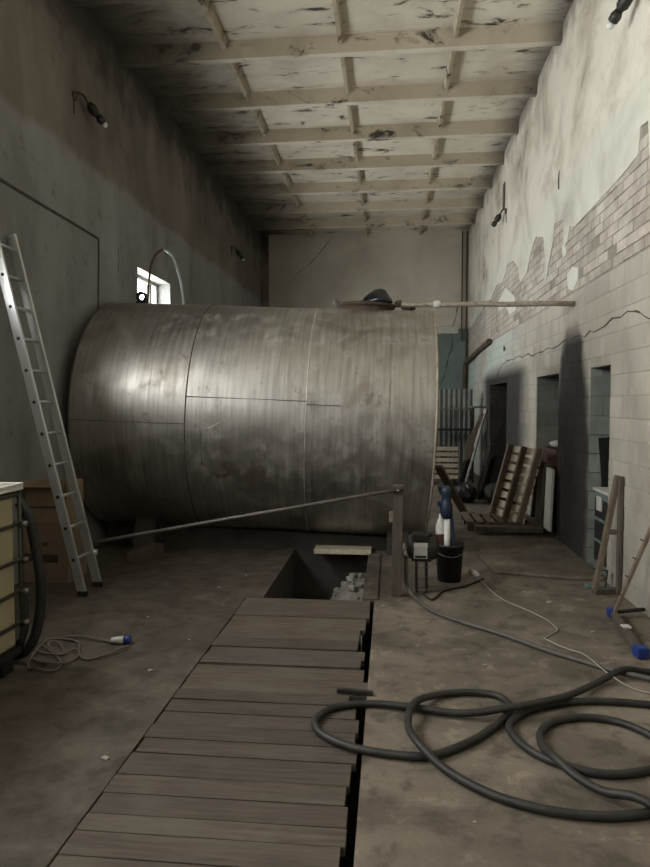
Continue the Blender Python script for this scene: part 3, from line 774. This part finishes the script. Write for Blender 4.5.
# ================================================================== BARRIER, PUMP, BUCKET
t = thing('timber_post', 'weathered upright timber post beside the pit', 'post', (.07, 5.66, 0))
MB().box((.07, 5.66, .49), (.09, .075, .98), (0, math.radians(.8), 0)).build('upright', 'wood', t, .006)
MB().box((.015, 5.66, .70), (.035, .06, .09)).build('cleat', 'woodm', t, .004)
MB().lathe([(.001, -.05), (.012, -.05), (.012, .0), (.018, 0), (.018, .012), (.001, .012)], 10, 'Y', (.075, 5.615, .94)).build('bolt', 'steel', t)
single(MB().tube([(-2.74, 5.72, .398), (-1.5, 5.69, .64), (.11, 5.603, .953)], .0165, 8), 'barrier_bar', 'barmetal', 'thin steel bar slung from ladder to timber post', 'bar', (-1.3, 5.66, .4))

t = thing('water_pump', 'small electric pump with grey terminal box beside the post', 'pump', (.26, 5.83, 0))
MB().lathe([(.04, .16), (.10, .17), (.115, .20), (.115, .40), (.095, .43), (.03, .44)], 20, 'X', (0, 5.86, .40), capA=True, capB=True).build('motor_body', 'darksteel', t)
for k in range(10):
    a = 2*math.pi*k/10
    MB().box((.30, 5.86+.118*math.cos(a), .40+.118*math.sin(a)), (.17, .012, .02), (a, 0, 0)).build('cooling_fin', 'darksteel', t)
MB().bb((.215, 5.735, .315), (.335, 5.765, .455)).build('terminal_plate', 'paint_g', t, .006)
MB().bb((.215, 5.730, .425), (.335, 5.737, .455)).build('label_strip', 'white', t)
MB().bb((.225, 5.730, .325), (.325, 5.737, .345)).build('lower_strip', 'darksteel', t)
MB().bb((.20, 5.75, .47), (.35, 5.93, .53)).build('terminal_cover', 'black', t, .012)
MB().lathe([(.05, .06), (.06, .08), (.06, .14), (.035, .17)], 16, 'X', (0, 5.83, .375), capA=True).build('pump_head', 'steel', t)
MB().tube([(.145, 5.80, .37), (.145, 5.76, .35), (.15, 5.74, .32)], .024, 10).build('outlet_union', 'steel', t)
for x, y in ((.24, 5.80), (.33, 5.80), (.24, 5.92), (.33, 5.92)):
    MB().beam((x, y, .32), (x+.005, y, 0), .022, .022, (0, 1, 0)).build('leg', 'darksteel', t)
MB().bb((.20, 5.78, .28), (.37, 5.94, .31)).build('mounting_plate', 'darksteel', t)

t = thing('bucket', 'black plastic bucket beside the pump', 'bucket', (.57, 6.22, 0))
MB().lathe([(.001, .004), (.110, .004), (.132, .33), (.140, .335), (.140, .36), (.129, .36), (.106, .02), (.001, .02)], 36, 'Z', (.57, 6.22, 0)).build('bucket_body', 'black', t)
MB().tube(smooth_path([(.43, 6.22, .35), (.45, 6.13, .29), (.52, 6.075, .26), (.62, 6.075, .26), (.69, 6.13, .29), (.71, 6.22, .35)], 5), .004, 6).build('bail_handle', 'steel', t)
t = thing('drum_pump', 'dark blue hand pump with a white tube standing in the bucket', 'pump', (.53, 6.12, .03))
MB().tube([(.545, 6.20, .03), (.545, 6.20, .62)], .030, 14).build('white_tube', 'white', t)
MB().lathe([(.038, .60), (.055, .63), (.06, .72), (.045, .76), (.04, .80), (.052, .83), (.05, .88), (.03, .905), (.001, .91)], 20, 'Z', (.535, 6.20, 0), capA=True).build('blue_motor', 'bluedk', t)
MB().beam((.575, 6.20, .70), (.61, 6.19, .33), .03, .035, (0, 1, 0)).build('blue_arm', 'bluedk', t, .006)
MB().box((.485, 6.20, .74), (.07, .05, .05)).build('trigger_block', 'bluedk', t, .008)
t = thing('plastic_bottle', 'white plastic canister with dark print in the bucket', 'bottle', (.46, 6.14, .2))
MB().lathe([(.001, .20), (.045, .20), (.05, .24), (.05, .52), (.03, .58), (.02, .60), (.02, .63), (.001, .63)], 20, 'Z', (.490, 6.25, 0)).build('bottle_body', 'white', t)
MB().lathe([(.051, .33), (.0515, .335), (.0515, .44), (.051, .445)], 20, 'Z', (.490, 6.25, 0)).build('dark_sleeve', 'red', t)
single(MB().beam((.64, 6.26, .06), (.57, 6.29, .80), .022, .03, (0, 1, 0)), 'stirring_stick', 'darksteel', 'dark stick slanting up out of the black bucket', 'stick', (.64, 6.26, .06))

GH = [(.145, 5.735, .315), (.147, 5.72, .22), (.155, 5.70, .10), (.20, 5.60, .03), (.25, 5.48, .02), (.36, 5.2, .02), (.56, 4.97, .02), (.83, 4.72, .02), (1.06, 4.46, .02), (1.28, 4.26, .02), (1.4, 4.15, .022), (1.57, 4.03, .03), (1.78, 3.93, .02)]
single(MB().tube(smooth_path(GH, 8), .0165, 8), 'pump_hose', 'greyhose', 'long thin grey hose from the pump across the floor', 'hose', (.56, 4.97, 0))
t = thing('white_cable', 'thin white cable with white connector across the right floor', 'cable', (1.0, 5.5, 0))
WP = [(.86, 6.30), (.90, 5.94), (.98, 5.6), (1.11, 5.37), (1.21, 5.15), (1.25, 4.96), (1.23, 4.87), (1.12, 4.73), (1.09, 4.60), (1.14, 4.50), (1.21, 4.41), (1.27, 4.35), (1.30, 4.23), (1.33, 4.05), (1.43, 3.94), (1.55, 3.86), (1.75, 3.82)]
pts = smooth_path([(x, y, .008 if not 4.0 < y < 4.62 else .046) for x, y in WP], 8)
MB().tube(pts, .0052, 6).build('cord', 'whitecord', t)
MB().tube([(.85, 6.33, .03), (.83, 6.38, .03), (.80, 6.44, .03)], [.02, .032, .03], 10).build('connector', 'white', t)
single(MB().tube(smooth_path([(.90, 6.27, .012), (.70, 6.0, .012), (.50, 5.84, .012), (.42, 5.66, .012), (.36, 5.55, .012), (.30, 5.70, .012), (.33, 5.80, .012)], 8), .009, 6), 'motor_lead', 'blackrub', 'black lead from the pump to the white connector', 'cable', (.5, 5.8, 0))

# ================================================================== THICK HOSE COIL
HP = [(1.94, 4.12, .022), (1.62, 4.15, .022), (1.44, 4.10, .05), (1.23, 3.93, .03), (1.0, 3.68, .06), (.80, 3.55, .068), (.64, 3.48, .068), (.39, 3.47, .03), (.10, 3.52, .03), (-.10, 3.55, .022), (-.29, 3.49, .022), (-.385, 3.34, .022), (-.34, 3.2, .022), (-.19, 3.09, .022), (.01, 3.04, .022), (.20, 3.04, .026), (.41, 3.2, .022), (.58, 3.41, .022), (.665, 3.58, .022), (.62, 3.72, .022), (.45, 3.75, .022), (.26, 3.67, .03), (.135, 3.47, .072), (.10, 3.28, .05), (.14, 3.07, .07), (.26, 2.92, .03), (.43, 2.77, .022), (.63, 2.68, .022), (.84, 2.655, .022), (1.0, 2.68, .022), (1.20, 2.74, .022), (1.45, 2.72, .022), (1.50, 2.58, .022), (1.35, 2.53, .022), (1.17, 2.62, .03), (1.03, 2.72, .068), (.92, 2.80, .04), (.83, 2.88, .05), (.765, 3.0, .066), (.745, 3.18, .03), (.78, 3.34, .022), (.89, 3.46, .022), (1.07, 3.51, .022), (1.22, 3.46, .022), (1.32, 3.33, .022), (1.34, 3.18, .022), (1.25, 3.06, .022), (1.10, 2.99, .022), (.96, 2.97, .022), (.83, 3.01, .024), (.71, 3.10, .022), (.635, 3.24, .022), (.625, 3.38, .022), (.70, 3.50, .022), (.83, 3.61, .022), (1.04, 3.69, .022), (1.25, 3.71, .022), (1.46, 3.69, .022), (1.75, 3.64, .022)]
single(MB().tube(smooth_path(HP, 8), .0195, 12), 'thick_hose', 'hose', 'thick black rubber hose coiled in loops on the floor', 'hose', (.7, 3.3, 0))

# ================================================================== PALLETS AND THINGS ALONG THE RIGHT WALL
def pallet(label, origin, ex, ey, mat, nb=7, L=1.0, Wd=.8, bottom=True, smat=None, sw=.08):
    """ex runs along the stringers (length L), ey across (width Wd), ez is the pallet's top side"""
    ex = Vector(ex).normalized(); ey = Vector(ey); ey = (ey-ex*ey.dot(ex)).normalized(); ez = ex.cross(ey); o = Vector(origin)
    t = thing('pallet', label, 'pallet', origin, 'wooden pallets by the right wall')
    R = Matrix((ex, ey, ez)).transposed()
    def bx(name, a, b):
        c = o+R @ Vector([(p+q)/2 for p, q in zip(a, b)])
        MB().box(c, [abs(q-p) for p, q in zip(a, b)], R).build(name, (smat or mat) if name == 'stringer' else mat, t, .003)
    for y in (0, Wd/2-sw/2, Wd-sw): bx('stringer', (0, y, .02), (L, y+sw, .10))
    w = L/nb*.72
    for k in range(nb):
        x = (L-w)*k/(nb-1); bx('deck_board', (x, 0, .10), (x+w, Wd, .12))
    if bottom:
        for x in (0, L/2-.05, L-.10): bx('base_board', (x, 0, 0), (x+.10, Wd, .02))
pallet('wooden pallet lying flat under the leaning pallet', (1.02, 8.66, .001), (1, 0, 0), (0, 1, 0), 'woodm', 7, .92, .80)
pallet('pale wooden pallet leaning at an angle beside the flat pallet', (1.36, 9.22, .158), (.26, .08, .96), (.36, -.93, 0), 'woodl', 8, 1.0, .74, False, 'woodm', .045)
pallet('dark wooden pallet standing upright against the right wall', (1.90, 9.12, .13), (.09, 0, 1), (0, -1, 0), 'wood', 6, .78, .60, False)
single(MB().box((1.965, 8.24, .50), (.03, .30, .76), (0, math.radians(2), 0)), 'pale_slab', 'frame', 'pale upright slab against the right wall beside the pallets', 'slab', (1.965, 8.24, .12), None, .004)
t = thing('timber_sill', 'dark timber baulk lying on the floor before the flat pallet', 'timber', (1.5, 8.42, 0))
MB().bb((1.10, 8.40, .036), (1.94, 8.54, .11)).build('baulk', 'wood', t, .01)
# machine in the middle doorway
t = thing('red_machine', 'dark red machine cabinet standing in the middle doorway', 'machine', (2.25, 8.95, 0))
MB().bb((2.13, 8.62, .45), (2.44, 9.30, 1.08)).build('cabinet', 'red', t, .015)
MB().bb((2.12, 8.66, .05), (2.42, 9.26, .45)).build('lower_case', 'darksteel', t, .01)
for y in (8.68, 9.20): MB().bb((2.16, y, 0), (2.22, y+.05, .05)).build('foot', 'black', t)
MB().lathe([(.001, 0), (.04, .0), (.04, .02), (.001, .02)], 16, 'X', (2.108, 8.98, .80)).build('dial', 'white', t)
single(MB().blob((2.27, 8.92, 1.14), (.13, .24, .055), 12, 12, .12), 'white_sack', 'white', 'white cloth bundle on top of the red machine', 'bundle', (2.27, 8.92, 1.08))
# cabinet and dark sheet in the near doorway
t = thing('switch_cabinet', 'dark cabinet with pale top edge in the near doorway', 'cabinet', (2.2, 6.7, 0))
MB().bb((2.09, 6.42, 0), (2.40, 6.86, .80)).build('body', 'teal', t, .008)
MB().bb((2.075, 6.41, .80), (2.41, 6.87, .83)).build('top_edge', 'frame', t, .004)
for k in range(3): MB().bb((2.083, 6.45, .10+.22*k), (2.091, 6.83, .29+.22*k)).build('drawer_front', 'darksteel', t, .004)
MB().bb((2.07, 6.60, .62), (2.083, 6.74, .76)).build('name_plate', 'frame', t)
single(MB().add([(2.17, 6.885, .832), (2.38, 6.885, .832), (2.40, 6.90, 1.36), (2.13, 6.90, 1.33), (2.17, 6.90, .832), (2.38, 6.90, .832), (2.40, 6.915, 1.36), (2.13, 6.915, 1.33)],
     [(0, 1, 2, 3), (7, 6, 5, 4), (0, 4, 5, 1), (1, 5, 6, 2), (2, 6, 7, 3), (3, 7, 4, 0)]), 'dark_board', 'black', 'dark board standing on the cabinet in the near doorway', 'board', (2.27, 6.9, .832))

# leaning timber frame
t = thing('timber_trestle', 'rough timber trestle with slanting leg against the right wall', 'trestle', (1.9, 5.95, 0))
MB().beam((1.825, 5.93, .02), (2.012, 5.97, 1.05), .045, .06, (0, 1, 0)).build('slanting_leg', 'woodm', t, .005)
MB().beam((2.015, 5.90, .0), (2.018, 5.90, 1.05), .06, .035, (1, 0, 0)).build('upright_board', 'wood', t, .005)
MB().beam((1.80, 5.88, .025), (2.03, 5.94, .025), .06, .05, (0, 0, 1)).build('bottom_rail', 'wood', t, .005)
MB().beam((1.93, 5.94, .55), (2.015, 5.92, .55), .05, .04).build('brace', 'wood', t, .004)
t = thing('wire_bracket', 'small bent black iron bracket on the floor by the frame', 'bracket', (1.9, 6.1, .0))
MB().tube([(1.80, 6.12, .012), (1.97, 6.10, .012), (1.985, 6.10, .16), (1.86, 6.12, .17)], .010, 6).build('iron_loop', 'darksteel', t)
MB().bb((1.80, 6.06, 0.001), (1.95, 6.16, .03)).build('green_foot', 'teal', t, .006)

# wooden stand with blue ends at the right edge
t = thing('wooden_stand', 'wooden A-shaped stand with blue end caps at right edge', 'stand', (1.78, 4.9, 0))
MB().beam((1.76, 5.22, .06), (2.012, 5.16, .78), .028, .035, (0, 1, 0)).build('leaning_leg', 'woodm', t, .004)
MB().beam((1.755, 5.24, .04), (1.665, 4.46, .04), .05, .045, (0, 0, 1)).build('floor_rail', 'wood', t, .004)
MB().box((1.745, 5.25, .045), (.065, .06, .07), (0, 0, .1)).build('blue_cap', 'blue', t, .012)
MB().box((1.665, 4.43, .045), (.085, .085, .075), (0, 0, .1)).build('blue_cap', 'blue', t, .012)
MB().box((1.72, 4.86, .066), (.055, .06, .012), (0, 0, .1)).build('white_tape', 'white', t)
MB().tube([(1.77, 5.24, .05), (2.02, 5.33, .05)], .016, 8).build('cross_pipe', 'darksteel', t)
for k in range(4):
    f = .2+.2*k; p = Vector((1.76, 5.22, .06)).lerp(Vector((2.005, 5.16, .78)), f)
    MB().beam((p.x-.02, p.y-.02, p.z), (p.x-.045, p.y-.03, p.z+.015), .008, .008).build('nail', 'darksteel', t)

# ================================================================== FAR END CLUTTER
single(MB().beam((1.12, 9.68, .03), (.63, 8.60, .86), .11, .04, (0, 0, 1)), 'prop_plank', 'woodm', 'brown plank propped against the end of the tank', 'plank', (1.12, 9.68, 0), None, .004)
t = thing('metal_rack', 'tall steel rack of thin bars at the far end', 'rack', (1.35, 14.0, 0))
for x in (.70, 1.74): 
    for y in (13.9, 14.3): MB().bb((x-.02, y-.02, 0), (x+.02, y+.02, 1.58)).build('post', 'darksteel', t)
for z in (1.55, 1.12, .12): MB().bb((.68, 13.88, z-.025), (1.76, 13.93, z+.025)).build('cross_bar', 'darksteel' if z < 1.5 else 'steel', t)
MB().bb((.68, 13.88, 1.09), (1.76, 14.32, 1.11)).build('shelf', 'steel', t)
for k in range(12): MB().tube([(.74+.087*k, 13.90, .12), (.74+.087*k, 13.90, 1.55)], .008, 6).build('bar', 'darksteel', t)
t = thing('corrugated_sheet', 'grey corrugated sheet standing upright behind the steel rack', 'sheet', (1.3, 14.5, 0))
m = MB(); vs = []; n = 40
for i in range(n+1):
    x = .72+1.08*i/n; y = 14.50+.010*math.cos(i*math.pi/2); vs += [(x, y, .02), (x, y, 1.98)]
m.add(vs, [(2*i, 2*i+2, 2*i+3, 2*i+1) for i in range(n)]); ob = m.build('sheet', 'corr', t); sd = ob.modifiers.new('solid', 'SOLIDIFY'); sd.thickness = .004
t = thing('slatted_crate', 'pale slatted crate standing in front of the steel rack', 'crate', (1.2, 13.4, 0))
for k in range(6): MB().bb((.80, 13.36, .14+.115*k), (1.38, 13.39, .215+.115*k)).build('slat', 'woodl', t)
for x in (.82, 1.08, 1.34): MB().bb((x-.03, 13.39, 0), (x+.03, 13.44, .82)).build('batten', 'wood', t)
MB().bb((.80, 13.39, .0), (1.38, 13.80, .05)).build('base', 'wood', t)
single(MB().prism([(1.30, .05), (1.40, .02), (1.62, .75), (1.78, 1.30), (1.84, 1.46), (1.78, 1.50), (1.66, 1.20), (1.48, .85), (1.50, .6)], 13.02, 13.06, 'XZ'), 'splintered_board', 'woodm', 'splintered brown board leaning in front of the steel rack', 'board', (1.5, 13.04, 0))
t = thing('tube_trolley', 'bent steel tube trolley frame beside the rack', 'trolley', (1.8, 13.2, 0))
for y in (13.12, 13.30): MB().tube(smooth_path([(1.50, y, .02), (1.66, y, .6), (1.80, y, 1.2), (1.90, y, 1.56), (1.86, y, 1.60), (1.60, y, 1.60)], 4), .017, 8).build('frame_tube', 'steel', t)
for z in (.3, .7): MB().tube([(1.58+.25*(z-.3), 13.12, z), (1.58+.25*(z-.3), 13.30, z)], .014, 8).build('cross_tube', 'steel', t)
MB().tube([(1.99, 13.2, .02), (1.99, 13.2, 1.35)], .014, 8).build('upright_tube', 'darksteel', t)
rg = random.Random(31)
sc = [((1.72, 11.75), .75, 'dark scrap sheet leaning nearest the far doorway'), ((1.38, 12.45), .62, 'dark scrap sheet leaning second in the scrap heap'), ((1.82, 12.75), .85, 'tall dark scrap sheet at the back of the scrap heap')]
for (p, h, lb) in sc:
    single(MB().box((p[0], p[1], h/2-.0), (.05, .75, h), (0, math.radians(14), rg.uniform(-.3, .3))), 'scrap_sheet', 'darksteel', lb, 'scrap', (p[0], p[1], 0), 'scrap heap by the far doorway')
for k, (x, y, r, lb) in enumerate([(1.28, 11.15, .20, 'lumpy black sack in the scrap heap, nearest the pallets'), (1.78, 11.05, .22, 'lumpy black sack against the right wall by the scrap'), (1.05, 11.75, .2, 'lumpy black sack furthest into the room by the scrap')]):
    single(MB().blob((x, y, r*.8), (r, r*1.1, r*.8), 40+k, 14, .12), 'black_sack', 'black', lb, 'sack', (x, y, 0), 'sacks by the far doorway')

# ================================================================== WALL LAMPS
def lamp(y, side, label):
    x = XL if side < 0 else XR-.014; s = -side       # s points into the room
    t = thing('wall_lamp', label, 'lamp', (x, y, 5.0), 'bracket wall lamps')
    def q(d, z): return (x+.42*s*d, y+.84*d, z)
    MB().lathe([(.001, 0), (.05, 0), (.05, .02*s), (.001, .025*s)], 16, 'X', (x, y, 5.06)).build('wall_plate', 'rust', t)
    MB().tube(smooth_path([q(0, 5.06), q(.06, 5.11), q(.13, 5.11), q(.19, 5.06), q(.23, 5.02)], 5), .014, 8).build('arm', 'darksteel', t)
    MB().tube([q(.20, 5.05), q(.24, 5.02), q(.30, 4.98), q(.33, 4.96)], [.03, .055, .055, .03], 14).build('lamp_housing', 'darksteel', t)
    MB().tube([q(.33, 4.965), q(.37, 4.935), q(.41, 4.91)], [.03, .05, .045], 14).build('socket', 'darksteel', t)
    MB().blob(q(.435, 4.89), (.034, .034, .034), 2, 12, .0).build('bulb', 'bulb', t)
    MB().tube([(x+.006*s, y-.01, 5.05), (x+.006*s, y-.02, 4.86)], .007, 6).build('wire', 'darksteel', t)
lamp(7.0, -1, 'rusty bracket lamp on the left wall above the ladder')
lamp(14.1, -1, 'small rusty bracket lamp on the left wall near the far corner')
lamp(5.52, 1, 'rusty bracket lamp high on the right wall at the picture edge')
lamp(11.9, 1, 'small rusty bracket lamp on the right wall near the far corner')

# chips of fallen plaster on the floor
rg = random.Random(77)
for k in range(16):
    x, y = [(-1.55, 5.75), (-1.38, 5.25), (-1.42, 4.45), (-1.5, 3.9), (-2.1, 5.9), (-1.4, 6.2), (.3, 5.0), (.62, 4.2), (.2, 4.5), (1.5, 4.9), (1.2, 5.9), (-1.34, 2.9), (.35, 2.6), (1.35, 5.6), (-1.9, 4.9), (-.05, 5.35)][k]
    q = rg.uniform(.014, .032)
    q *= .7
    single(MB().blob((x, y, q*.3), (q, q*.8, q*.35), k+90, 6, .3), 'plaster_chip', 'mortar', 'small pale chip of fallen plaster on the floor', 'debris', (x, y, 0), 'plaster chips on the floor')
